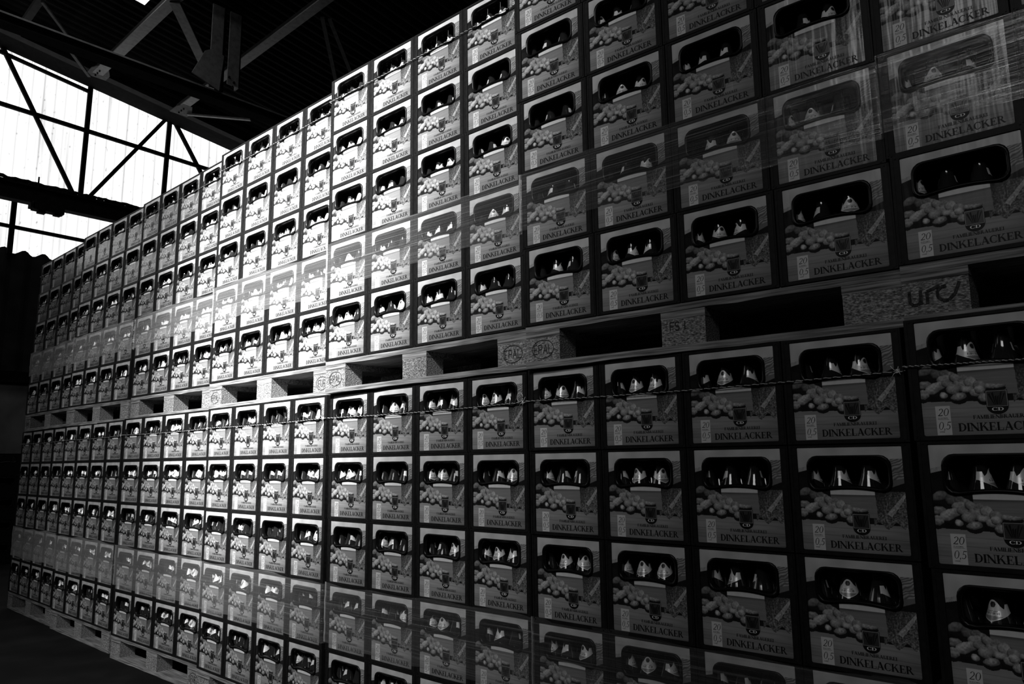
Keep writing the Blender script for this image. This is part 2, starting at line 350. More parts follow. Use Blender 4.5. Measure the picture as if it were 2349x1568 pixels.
def artwork(U, V):
    U0, V0 = U, V
    wu = .020*(vnoise(U, V, 18, 18, 41)-.5); wv_ = .020*(vnoise(U, V, 18, 18, 42)-.5)
    sm = lambda x, a, b_: np.clip((x-a)/(b_-a), 0, 1)
    mix = lambda c, d, k: c*(1-k)+d*k
    c = .50+.22*(vnoise(U, V, 5, 4, 1)-.5)-.10*V          # pale sky
    # table planks
    tl = .705+.035*U
    pl = .27+.10*(vnoise(U, V, 3, 90, 2)-.5)-.10*sm(V, .85, 1)-.06*sm(U, .7, 1)+.03*np.sin(V*34)
    for vv in (.765, .84, .93): pl = pl*(1-.35*np.exp(-((V-vv-.03*U)/.0028)**2))
    c = np.where(V > tl, pl, c)
    mid = V > .24
    dark = .008+.012*vnoise(U, V, 8, 8, 3)
    band = (V > .23) & (V <= tl)
    c = np.where(band, dark, c)
    # field line left, straw and ears right
    c = np.where((U < .12) & (V > .205-.2*U) & (V < .245-.25*U), .35+.3*(vnoise(U, V, 60, 30, 4)-.5), c)
    c = np.where((U < .14) & (V >= .245-.25*U) & (V < .3), .012, c)
    ear = .10+.42*np.abs(np.sin((U*.6+V)*105+6*vnoise(U, V, 10, 10, 5)))**2*vnoise(U, V, 25, 25, 6)
    c = np.where((U > .885) & (V > .12+.05*(1-U)*8*0) & (V < .33), ear, c)
    c = np.where((U > .87) & (V > .30+(1-U)*.2) & (V < .345+(1-U)*.35), .16, c)
    # sack / shadow and heap of grain on the right
    heap = (U > .70) & (V > .425) & (V < .74+.03*np.sin(U*40))
    gr = .03+.42*vnoise(U, V, 95, 95, 7, 2)**2.2*sm(U+V*.8, 1.08, 1.36)
    c = np.where(heap, gr, c)
    e0, e1 = uv(1335, 990), uv(1565, 690)
    dx, dy = e1[0]-e0[0], e1[1]-e0[1]; L2 = dx*dx+dy*dy
    s = ((U-e0[0])*dx+(V-e0[1])*dy)/L2; d = np.abs((U-e0[0])*dy-(V-e0[1])*dx)/math.sqrt(L2)
    c = np.where((s > 0) & (s < 1.05) & (d < .030*(.55+.45*vnoise(U, V, 26, 26, 31))*(1.05-.5*s)), .16+.42*vnoise(U, V, 70, 70, 32, 2), c)
    # board
    bx0, by0 = uv(495, 632); bx1, _ = uv(1125, 640)
    bd = (U > bx0) & (U < bx1+.05*(V-.42)) & (V > .405) & (V < .67)
    c = np.where(bd, .21+.08*(vnoise(U, V, 4, 120, 8)-.5)-.10*np.exp(-((V-.465)/.014)**2), c)
    c = np.where((U > bx0) & (U < bx1) & (V > .405) & (V < .458), .68+.15*(vnoise(U, V, 20, 5, 9)-.5), c)
    # roots / potatoes
    P = [(110, 820, 80, 50, 0), (130, 640, 95, 55, -.3), (265, 690, 80, 70, .5), (350, 690, 60, 45, .2), (430, 740, 75, 50, .5), (340, 770, 85, 50, -.1), (560, 790, 80, 55, .5),
         (240, 870, 125, 62, -.35), (380, 830, 70, 45, 0), (460, 760, 60, 50, .6), (540, 860, 85, 75, .3), (640, 830, 75, 60, .6), (430, 905, 72, 62, .2), (600, 920, 62, 45, 0), (740, 890, 75, 55, .5),
         (690, 970, 62, 45, .2), (90, 945, 70, 62, .2), (330, 978, 42, 34, .3), (505, 1005, 85, 55, -.2), (735, 940, 60, 45, .4), (790, 1045, 62, 55, .6), (870, 905, 70, 28, 0), (960, 915, 60, 24, 0)]
    blob = np.zeros_like(U, bool)
    for x, y, rx, ry, a in P:
        cu, cv = uv(x, y+26); rr = rx/1500*1.25, ry/1500*1.3
        blob |= ((U-cu)/rr[0])**2+((V-cv)/rr[1])**2 < 1
    c = np.where(blob & (V < .77), .018, c)
    tex = vnoise(U, V, 60, 60, 10)
    for k, (x, y, rx, ry, a) in enumerate(P):
        cu, cv = uv(x, y); ru, rv = rx/1500, ry/1520; ca, sa = math.cos(a), math.sin(a)
        ru *= 1.12; rv *= 1.12
        X = ((U+wu-cu)*ca+(V+wv_-cv)*sa)/ru; Y = (-(U+wu-cu)*sa+(V+wv_-cv)*ca)/rv
        wob = 1+.5*(vnoise(U, V, 14, 14, 20+k)-.5); r2 = (X*X+Y*Y)*wob
        nz = np.sqrt(np.clip(1-r2, 0, 1)); lit = np.clip(.18+.75*nz-.42*Y-.08*X, .02, 1.2)
        br = (.36, .42, .33, .46)[k % 4]*(.45 if y < 720 else .85 if y < 840 else 1)
        c = np.where(r2 < 1, np.clip(lit*br*(.35+1.3*tex), .01, .6), c)
        if k in (17, 18): c = np.where(r2 < .45, c*1.25+.02*np.sin(r2*40), c)
    return np.clip(c, .006, .8)
xs = np.linspace(-LX, LX, NX+1); zs = np.linspace(LZ0, LZ0+LH, NZ+1)
Xg, Zg = np.meshgrid(xs, zs); Ug = (Xg+LX)/(2*LX); Vg = 1-(Zg-LZ0)/LH
col = artwork(Ug.ravel(), Vg.ravel())
vid = np.arange((NX+1)*(NZ+1)).reshape(NZ+1, NX+1)
keep = np.array([[not hole_inside((xs[i]+xs[i+1])/2, (zs[j]+zs[j+1])/2, .002) and not ((i in (0, 1, NX-1, NX-2)) and (j in (0, NZ-1))) and not ((i in (0, NX-1)) and (j in (1, NZ-2))) for i in range(NX)] for j in range(NZ)])
quads = np.stack([vid[:-1, :-1], vid[:-1, 1:], vid[1:, 1:], vid[1:, :-1]], -1)[keep]
ME_PRINT = bpy.data.meshes.new('printed_panel')
vv_ = np.stack([Xg.ravel(), np.full(Xg.size, .0032), Zg.ravel()], 1)
ME_PRINT.from_pydata(vv_.tolist(), [], quads.tolist()); ME_PRINT.materials.append(M['print'])
ca_ = ME_PRINT.color_attributes.new('paint', 'FLOAT_COLOR', 'POINT')
ca_.data.foreach_set('color', np.stack([col, col, col, np.ones_like(col)], 1).ravel().astype(np.float32)); ME_PRINT.update()

def px(u): return -LX+2*LX*u
def pz(v): return LZ0+LH*(1-v)
lt = MB(); lettering(lt, 'DINKELACKER', px(.272), px(.935), pz(.968), LH*.068, .0027)
lettering(lt, 'FAMILIENBRAUEREI', px(.392), px(.800), pz(.869), LH*.031, .0027)
ME_TEXT = lt.mesh('lettering', [M['ink']])
tg = MB(); tu0, tu1, tv0, tv1 = .106, .222, .748, 1.0
def plate(mb, pts, y, mi=0): mb.add([(a, y, c) for a, c in pts], [tuple(range(len(pts)))], mi)
plate(tg, [(px(tu0), pz(.996)), (px(tu1), pz(.996)), (px(tu1), pz(tv0)), (px(tu0), pz(tv0))], .0028, 0)
lettering(tg, '20', px(.120), px(.208), pz(.832), LH*.062, .0024, .18, 1)
lettering(tg, '0,5', px(.117), px(.212), pz(.948), LH*.064, .0024, .18, 1)
lettering(tg, 'FLASCHEN', px(.122), px(.198), pz(.856), LH*.010, .0024, 0, 1)
lettering(tg, 'LITER', px(.124), px(.165), pz(.974), LH*.010, .0024, 0, 1)
plate(tg, [(px(.12), pz(.864)), (px(.206), pz(.864)), (px(.206), pz(.862)), (px(.12), pz(.862))], .0024, 1)
ME_TAG = tg.mesh('count_tag', [M['tag'], M['tag_ink']])
em = MB(); eu0, eu1, ev0, ev1, ev2 = .500, .662, .636, .772, .836
xa, xb, za, zb = px(eu0), px(eu1), pz(ev1), pz(ev0)
cx_ = (xa+xb)/2; rx_ = (xb-xa)/2
plate(em, [(xa, zb), (xa, za)]+[(cx_+rx_*.98*math.cos(PI+PI*k/16), za+(pz(ev2)-za)*-math.sin(PI+PI*k/16)) for k in range(17)]+[(xb, za), (xb, zb)], .0028, 0)
wl = .0011
plate(em, [(xa+.0012, za), (xb-.0012, za), (xb-.0012, zb-.0012), (xa+.0012, zb-.0012)], .0025, 1)
plate(em, [(xa+.0012+wl, za+wl), (xb-.0012-wl, za+wl), (xb-.0012-wl, zb-.0012-wl), (xa+.0012+wl, zb-.0012-wl)], .0022, 2)
for a0, a1, k in ((-.30, -.78, .8), (-.18, -.42, .9), (-.04, -.12, .55), (.04, .14, .55), (.18, .46, .9), (.30, .80, .8)):
    zb_, zt_ = za+.004, za+(zb-za)*(.35+.6*k)
    plate(em, [(cx_+a0*rx_*.9-.0006, zb_), (cx_+a0*rx_*.9+.0010, zb_), (cx_+a1*rx_*.9+.0018, zt_), (cx_+a1*rx_*.9-.0016, zt_-.003)], .0019, 0)
lettering(em, 'CD', cx_-.0112, cx_+.0112, pz(.808), LH*.028, .0024, 0, 3)
ME_EMB = em.mesh('emblem', [M['ink'], M['line'], M['field'], M['white_ink']])
CRATE_PARTS = [('crate_body', ME_BODY, None), ('printed_panel', ME_PRINT, None), ('handle_rim', ME_RIM, 'glossy black rim of the hand hole'), ('lettering', ME_TEXT, 'dark serif lettering'), ('count_tag', ME_TAG, 'pale tag reading 20 and 0,5'), ('emblem', ME_EMB, 'dark square crest with white CD letters')]

# ------------------------------------------------------------------ the bottle (near version and low version)
PROF = [(.0, .024), (.0, .033), (.004, .0337), (.14, .0337), (.152, .0325), (.163, .0288), (.175, .0246), (.19, .0195), (.205, .0160), (.222, .0140), (.240, .0130), (.247, .0135), (.2475, .0147), (.252, .0147), (.2525, .0125)]
def rad(z):
    for (z0, r0), (z1, r1) in zip(PROF[1:], PROF[2:]):
        if z0 <= z <= z1: return r0+(r1-r0)*(z-z0)/max(z1-z0, 1e-6)
    return .013
def lathe(mb, prof, n, mi=0, capend=True):
    vs = []; fs = []
    for z, r in prof:
        for k in range(n): vs.append((r*math.cos(2*PI*k/n), r*math.sin(2*PI*k/n), z))
    for j in range(len(prof)-1):
        for k in range(n):
            k2 = (k+1) % n; fs.append((j*n+k, j*n+k2, (j+1)*n+k2, (j+1)*n+k))
    fs.append(tuple(range(n))[::-1]); fs.append(tuple((len(prof)-1)*n+k for k in range(n)))
    mb.add(vs, fs, mi)
g_ = MB(); lathe(g_, PROF, 28); ME_GLASS = g_.mesh('bottle_glass', [M['glass']], True)
CAPP = [(.2505, .0162), (.2515, .0168), (.256, .0148), (.2585, .0132), (.2595, .009)]
c_ = MB(); lathe(c_, CAPP, 24); ME_CAP = c_.mesh('bottle_cap', [M['cap']], True)
def lab_lo(th): return .1665+.0105*min(abs(th), 1.75)
def lab_hi(th):
    a = abs(th)
    if a < .8: return .2115-.0125*(a/.8)**2
    if a < 1.15: return .199-.006*(a-.8)/.35
    if a < 1.35: return .193+.010*(a-1.15)/.2
    return .203
def neck_label(nu, nv, extra):
    vs = []; cs = []; fs = []
    for i in range(nu+1):
        th = -1.95+3.9*i/nu; lo, hi = lab_lo(th), lab_hi(th)
        for j in range(nv+1):
            z = lo+(hi-lo)*j/nv; r = rad(z)+extra
            vs.append((r*math.sin(th), -r*math.cos(th), z))
            c = .82; a = abs(th)
            if abs(th)*rad(z) < .0055 and .1955 < z < .2085 and (th*rad(z)/.0055)**2+((z-.202)/.0065)**2 < 1: c = .03
            if .188 < z < .1893 and a < .55: c = .15
            if .182 < z < .1865 and a < .75: c = .82 if int((th+3)*15) % 2 else .06
            if z < .1795-.001*a and z > lo+.0016 and a < 1.0: c = .28
            cs.append(c)
    for i in range(nu):
        for j in range(nv): k = i*(nv+1)+j; fs.append((k, k+nv+1, k+nv+2, k+1))
    return vs, fs, cs
vs, fs, cs = neck_label(96, 30, .0006)
ME_NECK = bpy.data.meshes.new('neck_label'); ME_NECK.from_pydata(vs, [], fs); ME_NECK.materials.append(M['neck'])
ca_ = ME_NECK.color_attributes.new('paint', 'FLOAT_COLOR', 'POINT'); ca_.data.foreach_set('color', [x for c in cs for x in (c, c, c, 1)])
ME_NECK.polygons.foreach_set('use_smooth', [True]*len(fs)); ME_NECK.update()
lo_ = MB(); lathe(lo_, [PROF[i] for i in (1, 3, 5, 7, 9, 11, 13)], 10, 0); lathe(lo_, [CAPP[0], CAPP[2], CAPP[4]], 8, 1)
LOV = np.array(lo_.v); LOF = lo_.f; LOM = lo_.mi
lvs, lfs, lcs = neck_label(14, 3, .0009); LLV = np.array(lvs)

# ------------------------------------------------------------------ stacks: (tier, index) -> x, y, yaw, tilt, lean x, lean y
ST = {('L', 0): (.02128, -.08683, -.00014, 0, -.013, -.0112), ('L', 1): (-1.23361, -.00418, .01873, 0, .0071, -.0208), ('L', 2): (-2.43922, -.00844, .00858, 0, -.0094, -.0044),
      ('L', 3): (-3.6569, -.0004, -.01057, 0, -.0088, -.0039), ('L', 4): (-4.88654, .00438, .02068, 0, -.002, -.0077), ('L', 5): (-6.20325, .0388, -.00348, 0, .0126, -.0046), ('L', 6): (-7.46856, .07019, -.01033, 0, .0116, .0003),
      ('U', 0): (-.0078, -.02803, .00152, -.0085, -.03, .0143), ('U', 1): (-1.20998, -.05588, .04619, -.0004, -.0193, -.0075), ('U', 2): (-2.44712, -.04818, .03672, .0061, -.0139, .0081),
      ('U', 3): (-3.71533, .01134, .01113, .0014, .0064, .0011), ('U', 4): (-4.93217, .04087, .00345, -.0033, -.012, .0005), ('U', 5): (-6.1377, .02168, .00471, -.0097, -.0012, .0132), ('U', 6): (-7.34309, .04467, .01004, .0053, .0118, .0199)}
HP = .27984; ZU = 1.54961
def stack_m(k):
    x, y, T_, B, lx, ly = ST[k]
    return Matrix.Translation((x-.0083, y, ZU if k[0] == 'U' else 0)) @ Matrix.Rotation(T_, 4, 'Z') @ Matrix.Rotation(-B, 4, 'Y')
def crate_m(k, c, r):
    lx, ly = ST[k][4:]; h = r*HP
    return stack_m(k) @ Matrix.Translation((.3*c+.15+lx*(h+.14), -.0035+ly*(h+.14), .144+h))
TIER = {'L': 'lower tier', 'U': 'upper tier'}
SN = ['nearest stack', 'second-nearest stack', 'third-nearest stack', 'middle stack', 'third-farthest stack', 'second-farthest stack', 'farthest stack']
SN[3] = 'fourth stack'
RN = ['bottom layer', 'second layer', 'middle layer', 'fourth layer', 'top layer']
CN = ['leftmost column', 'second column', 'third column', 'rightmost column']
def project(p):
    d = Vector(p)-CAM; z = d.dot(fw)
    if z < .1: return None
    return 1174.5+F_PX*d.dot(R_)/z, 784-F_PX*d.dot(U_)/z, z
crates = []
for k in ST:
    for c in range(4):
        if k[1] == 0 and c > 1: continue
        for r in range(5): crates.append((k, c, r))
first = None; bottles = []; HMAX = {}
for (k, c, r) in crates:
    mw = crate_m(k, c, r); cen = mw @ Vector((0, 0, .14)); pr = project(cen)
    if k[1] in (2, 3) : look = 'Brightly lit crate'
    elif k[1] >= 4: look = 'Distant crate'
    else: look = 'Shaded crate'
    if r == 1: look = 'Film-wrapped crate'
    lab = f'{look}, {TIER[k[0]]}, {SN[k[1]]}, {RN[r]}, {CN[c]}'
    o = root('beer_crate', lab, 'crate', mw=mw, group='printed beer crates in the stacked wall')
    if first is None:
        first = o
        for nm, me, l_ in CRATE_PARTS:
            ch = link(nm, me, o)
            if l_: ch['label'] = l_
    else:
        for s in first.children:
            ch = s.copy(); COL.objects.link(ch); ch.parent = o; ch.matrix_parent_inverse = Matrix.Identity(4)
    for j in range(4):
        for row in range(2):
            bm_ = mw @ Matrix.Translation((-.1065+.071*j+random.uniform(-.0012, .0012), .045+.071*row, .0072)) @ Matrix.Rotation(random.uniform(-PI, PI) if row == 0 else random.uniform(2.2, 4.1), 4, 'Z')
            ok = pr is not None and -60 < pr[0] < 2420 and -60 < pr[1] < 1640
            bottles.append(((pr[2] if pr else 99)+(50 if row else 0)+(0 if ok else 30), k, c, r, j, bm_))
bottles.sort(key=lambda b_: b_[0])
BN = ['Leftmost bottle', 'Second bottle', 'Third bottle', 'Rightmost bottle']
fb = None; rest = []
for i, (d, k, c, r, j, bm_) in enumerate(bottles):
    if i < 300 and d < 30:
        o = root('beer_bottle', f'{BN[j]} in crate: {TIER[k[0]]}, {SN[k[1]]}, {RN[r]}, {CN[c]}', 'bottle', mw=bm_, group='brown bottles standing in the beer crates')
        if fb is None:
            fb = o; link('bottle_glass', ME_GLASS, o); link('neck_label', ME_NECK, o)['label'] = 'pale neck label'; link('bottle_cap', ME_CAP, o)
        else:
            for s in fb.children:
                ch = s.copy(); COL.objects.link(ch); ch.parent = o; ch.matrix_parent_inverse = Matrix.Identity(4)
    else: rest.append((bm_, d))
V_ = []; F_ = []; MI_ = []; C_ = []; off = 0
nl = len(LOV); nn = len(LLV)
for bm_, d in rest:
    A3 = np.array(bm_.to_3x3()); tr = np.array(bm_.translation)
    V_.append(LOV@A3.T+tr); F_ += [tuple(x+off for x in f) for f in LOF]; MI_ += LOM; C_ += [.02]*nl; off += nl
    V_.append(LLV@A3.T+tr); F_ += [tuple(x+off for x in f) for f in lfs]; MI_ += [2]*len(lfs); C_ += lcs; off += nn
me = bpy.data.meshes.new('crated_bottles'); me.from_pydata(np.concatenate(V_).tolist(), [], F_)
for x in ('glass', 'cap', 'neck'): me.materials.append(M[x])
me.polygons.foreach_set('material_index', MI_); me.polygons.foreach_set('use_smooth', [True]*len(F_))
ca_ = me.color_attributes.new('paint', 'FLOAT_COLOR', 'POINT'); cc = np.array(C_, np.float32)
ca_.data.foreach_set('color', np.stack([cc, cc, cc, np.ones_like(cc)], 1).ravel()); me.update()
tag(link('crated_bottles', me), 'all the smaller brown bottles with pale neck labels deeper in the crates', 'bottles', kind='stuff')

# ------------------------------------------------------------------ pallets
def wob_board(x0, y0, z0, x1, y1, z1, seed, along='x'):
    rg = random.Random(seed); n = 14; mb = MB(); vs = []; fs = []
    for i in range(n+1):
        f = i/n; j1, j2, j3 = rg.uniform(-.0018, .0018), rg.uniform(-.0018, .0018), rg.uniform(-.0022, 0)
        if along == 'x':
            x = x0+(x1-x0)*f; vs += [(x, y0-j3, z0+j1), (x, y1, z0), (x, y1, z1), (x, y0-j3*.6, z1-abs(j2)*.4)]
        else:
            y = y0+(y1-y0)*f; vs += [(x1, y, z0+j1), (x0, y, z0), (x0, y, z1), (x1, y, z1-abs(j2)*.4)]
    for i in range(n):
        for k in range(4): k2 = (k+1) % 4; fs.append((i*4+k, (i+1)*4+k, (i+1)*4+k2, i*4+k2))
    fs += [(0, 1, 2, 3), tuple(n*4+k for k in (3, 2, 1, 0))]
    return mb.add(vs, fs)
STAMPS = {('U', 2, 2): 'EPAL', ('U', 1, 0): 'EPAL', ('U', 1, 1): 'FS I', ('U', 2, 0): 'EPAL', ('U', 3, 2): 'EUR', ('U', 3, 0): 'EPAL', ('U', 0, 0): 'UIC', ('U', 6, 0): 'EUR', ('L', 4, 2): 'EUR'}
PL = {('U', 0): 'stamped block reading UIC', ('U', 1): 'blocks stamped EPAL and FS', ('U', 2): 'right block stamped EPAL', ('U', 3): 'bright lit blocks stamped EUR', ('U', 4): 'between mid-left stacks', ('U', 5): 'left part of wall', ('U', 6): 'at far left end of wall'}
BRD = {}
def board(key, *a, **kw):
    if key not in BRD: BRD[key] = wob_board(*a, **kw).mesh(key.split('-')[0], [M['wood']])
    return BRD[key]
BLK = {}
for k in ST:
    mw = stack_m(k); zs_ = 1.0
    dz = -.0058 if k[0] == 'U' else 0; th = .144-.0008-dz
    mw = mw @ Matrix.Translation((ST[k][4]*.07, ST[k][5]*.07, dz)) @ Matrix.Diagonal((1, 1, th/.144, 1))
    if k[0] == 'U': lab = f'wooden pallet between the tiers, {SN[k[1]]}, {PL[k]}'
    else: lab = f'wooden pallet on the floor under the {SN[k[1]]} of the lower tier'
    p = root('wooden_pallet', lab, 'pallet', mw=mw, group='wooden pallets under the crate stacks')
    sd = k[1]*10+(5 if k[0] == 'U' else 0); v = k[1] % 3
    for i, y0 in enumerate((.0, .1625, .3275, .49, .655)):
        wd = .145 if i in (0, 2, 4) else .1
        link('top_board', board(f'top_board-{i}-{v}', 0, y0, .1225, 1.2, y0+wd, .144, sd+i), p)
    for i, x0 in enumerate((0, .5275, 1.055)): link('stringer_board', board(f'stringer_board-{i}-{v}', x0, .002, .1005, x0+.145, .798, .1223, sd+i+20, along='y'), p)
    for i, y0 in enumerate((0, .3275, .7)):
        wd = (.1, .145, .1)[i]; link('bottom_board', board(f'bottom_board-{i}-{v}', 0, y0, 0, 1.2, y0+wd, .0215, sd+i+40), p)
    for i, x0 in enumerate((0, .5275, 1.055)):
        for jj, y0 in enumerate((0, .3275, .7)):
            wd = (.1, .145, .1)[jj]; kk = (i, jj)
            if kk not in BLK: BLK[kk] = MB().box((x0+.001, y0+.003, .0216), (x0+.144, y0+wd-.002, .1004)).mesh('block', [M['block'] if (i+jj) % 3 != 1 or True else M['wood']])
            bo = link('block', BLK[kk], p)
            if jj == 0 and (k[0], k[1], i) in STAMPS:
                tx = STAMPS[(k[0], k[1], i)]; sb = MB(); x_ = x0+.145/2
                if tx == 'UIC':
                    strokes(sb, [[(0, 1), (0, .25), (.2, 0), (.5, 0), (.7, .25), (.7, 1)], [(.7, .3), (.72, 0)], [(1.1, 0), (1.1, .85), (1.9, 1.15)], [(2.3, 1.1), (2.0, 1.05), (1.75, .8), (1.75, .4), (2.0, .1), (2.4, .1), (2.8, .5), (3.1, 1.25)]], x0+.016, .045, .035, .034, .007, .0022)
                elif tx == 'FS I': sans(sb, tx, x0+.03, .066, .024, .0028, .0022, .9)
                else:
                    w_ = sum(SANS[c][1] for c in tx)*.03*.8; sans(sb, tx, x_-w_/2+.002, .046, .03, .0022, .0022)
                    el = [(x_+.046*math.cos(2*PI*q_/28), .061+.031*math.sin(2*PI*q_/28)) for q_ in range(29)]
                    strokes(sb, [el], 0, 0, 1, 1, .0018, .0022)
                so = link('stamp', sb.mesh('stamp', [M['stamp']]), bo); so['label'] = 'dark stamp'

# ------------------------------------------------------------------ stretch film round one layer of each stack
def film(k, r, z0, z1):
    mb = MB(); n, mz = 80, 10; vs = []; fs = []; rg = np.random.default_rng(k[1]*3+(1 if k[0] == 'U' else 0))
    lx, ly = ST[k][4:]; h = r*HP
    n_x = 4 if k[1] else 2
    W_ = .3*n_x
    path = [(-.0045, .3-.3*i/8) for i in range(9)]+[(-.0045+(W_+.009)*i/n, -.0095-.0015*math.sin(PI*((i*n_x/n) % 1))*0) for i in range(n+1)]+[(W_+.0045, .3*i/8) for i in range(1, 9)]
    ph = rg.random(4)*6
    for i, (x, y) in enumerate(path):
        for j in range(mz+1):
            f = j/mz; zz = z0+(z1-z0)*f+.006*math.sin(x*5+ph[0])+(.004*math.sin(x*17+ph[1]) if j in (0, mz) else 0)
            yy = y-.0012*math.sin(x*23+zz*31+ph[2])-.001*math.sin(zz*90+x*6+ph[3]) if abs(y+.0095) < 1e-3 else y
            vs.append((x+lx*(h+.14), yy+ly*(h+.14), .144+h+zz))
    for i in range(len(path)-1):
        for j in range(mz): a = i*(mz+1)+j; fs.append((a, a+mz+1, a+mz+2, a+1))
    o = link('stretch_film', mb.add(vs, fs).mesh('stretch_film', [M['film']], True), mw=stack_m(k))
    tag(o, f'clear stretch film band around the second layer, {TIER[k[0]]}, {SN[k[1]]}', 'plastic film', 'stretch film bands around the stacks')
for k in ST: film(k, 1, .07 if k[0] == 'U' else .03, .283)

# ------------------------------------------------------------------ twine round the top layers
for k in ST:
    lx, ly = ST[k][4:]; h = 4*HP; mb = MB(); n_x = 4 if k[1] else 2; W_ = .3*n_x; rg = random.Random(k[1]+(9 if k[0] == 'U' else 0))
    n = 300 if k[1] < 3 else 120; a_ = .0011
    for ph in (0, PI):
        pts = []
        for i in range(n+1):
            x = -.006+(W_+.010)*i/n; s_ = i*1.05*(300/n)
            pts.append((x+lx*(h+.14), -.0105+a_*math.cos(s_+ph)+ly*(h+.14), .144+h+.171-.006*math.sin(PI*i/n)+a_*math.sin(s_+ph)))
        mb.tube(pts, .0008, 5, 0 if ph == 0 else 1)
    mb.tube([(-.006+lx*(h+.14), -.0105+.05*i+ly*(h+.14), .144+h+.171) for i in range(6)], .0015, 5)
    o = link('twine', mb.mesh('twine', [M['twine'], M['twine_dark']], True), mw=stack_m(k))
    tag(o, f'twisted twine around the top layer, {TIER[k[0]]}, {SN[k[1]]}', 'twine', 'twine around the top layers')
    if k[1]:
        kb = MB(); bx, by, bz = W_-.012+lx*(h+.14), -.0125+ly*(h+.14), .144+h+.171
        for i in range(3):
            kb.tube([(bx+.004*math.cos(t2*1.3+i*2), by+.004*math.sin(t2*1.9+i), bz+.005*math.sin(t2*1.1+i*3)) for t2 in range(9)], .0014, 5)
        for i in range(6):
            ax, az = rg.uniform(-.02, .014), rg.uniform(-.02, .02)
            kb.tube([(bx, by, bz), (bx+ax*.5, by-.004, bz+az*.3), (bx+ax, by-.002, bz+az)], .0008, 4)
        if k == ('L', 2):
            kb.tube([(bx-.012+.014*math.cos(t2*.5), by-.003, bz+.018+.016*math.sin(t2*.5)) for t2 in range(13)], .0012, 5)
        link('knot', kb.mesh('knot', [M['twine']], True), o)

# ------------------------------------------------------------------ building shell
XW, XE, YF, YB = -14.0, 6.0, -10.0, 8.0
def roof_z(y): return 8.6-.133*y
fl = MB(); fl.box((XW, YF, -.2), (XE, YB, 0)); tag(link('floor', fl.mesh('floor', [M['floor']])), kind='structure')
rf = MB()
def roof_patch(x0, x1, y0, y1):
    n = max(2, int((x1-x0)/.03)); vs = []; fs = []
    for i in range(n+1):
        x = x0+(x1-x0)*i/n; dz = .022*math.sin(x*2*PI/.18)
        for y in (y0, y1): vs.append((x, y, roof_z(y)+dz+.03))
        for y in (y0, y1): vs.append((x, y, roof_z(y)+dz+.05))
    for i in range(n): a = i*4; fs += [(a, a+4, a+5, a+1), (a+2, a+3, a+7, a+6)]
    rf.add(vs, fs)
sx0, sx1, sy0, sy1 = -10.92, -7.2, -1.6, 2.08
roof_patch(XW, sx0, YF, YB); roof_patch(sx1, XE, YF, YB); roof_patch(sx0, sx1, YF, sy0); roof_patch(sx0, sx1, sy1, YB)
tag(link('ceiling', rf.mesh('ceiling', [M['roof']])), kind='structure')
def quad(name, pts, m_, kind='structure'):
    o = link(name, MB().add(pts, [(0, 1, 2, 3)]).mesh(name, [m_])); return tag(o, kind=kind)
quad('window_3', [(sx0, sy0, roof_z(sy0)+.04), (sx1, sy0, roof_z(sy0)+.04), (sx1, sy1, roof_z(sy1)+.04), (sx0, sy1, roof_z(sy1)+.04)], M['sky'])
# end wall: plaster below, dark corrugated cladding above, translucent sheets on top
wl_ = MB(); wl_.box((XW-.2, YF, 0), (XW, YB, 2.75)); tag(link('wall_left', wl_.mesh('wall_left', [M['plaster']])), kind='structure')
cl = MB(); vs = []; fs = []; n = 420
for i in range(n+1):
    y = YF+(YB-YF)*i/n; s_ = math.sin(y*2*PI/.29); dx = .03*s_
    vs += [(XW+.06+dx, y, 2.75), (XW+.06+dx, y, 4.84+.035*s_+(.10*max(0, 1.35-y) if y < 1.35 and y > .6 else 0)), (XW, y, 2.75), (XW, y, 4.84+.035*s_+(.10*max(0, 1.35-y) if y < 1.35 and y > .6 else 0))]
for i in range(n): a = i*4; fs += [(a, a+4, a+5, a+1), (a+1, a+5, a+7, a+3)]
cl.add(vs, fs); tag(link('trim_1', cl.mesh('trim_1', [M['clad']])), kind='structure')
bt = MB(); bt.box((XW, YF, 2.62), (XW+.14, YB, 2.8)); tag(link('trim_2', bt.mesh('trim_2', [M['black']])), kind='structure')
def sheet(name, z0f, z1f):
    vs = []; fs = []; n = 400
    for i in range(n+1):
        y = YF+(YB-YF)*i/n; dx = .02*math.sin(y*2*PI/.29); vs += [(XW-.05+dx, y, z0f(y)), (XW-.05+dx, y, z1f(y))]
    for i in range(n): a = i*2; fs.append((a, a+2, a+3, a+1))
    return tag(link(name, MB().add(vs, fs).mesh(name, [M['glaze']])), kind='structure')
sheet('window_1', lambda y: 5.72, lambda y: roof_z(y)-.0)
sheet('window_2', lambda y: 4.6, lambda y: 5.72)
# opposite long wall with its high strip of windows, right wall, rear wall
wf = MB(); wf.box((XW, YF-.2, 0), (XE, YF, 5.4)); wf.box((XW, YF-.2, 9.6), (XE, YF, 10.1)); tag(link('wall_front', wf.mesh('wall_front', [M['clad']])), kind='structure')
quad('window_4', [(XW, YF-.1, 5.4), (XE, YF-.1, 5.4), (XE, YF-.1, 9.6), (XW, YF-.1, 9.6)], mat('grimy_high_window', noisy((1, 1, 1), 2, [(.3, .1), (.7, .2)]), rough=.6))
wr = MB(); wr.box((XE, YF, 0), (XE+.2, YB, 10.1)); tag(link('wall_right', wr.mesh('wall_right', [M['clad']])), kind='structure')
wb = MB(); wb.box((XW, YB, 0), (XE, YB+.2, 7.7)); tag(link('wall_back', wb.mesh('wall_back', [M['clad']])), kind='structure')

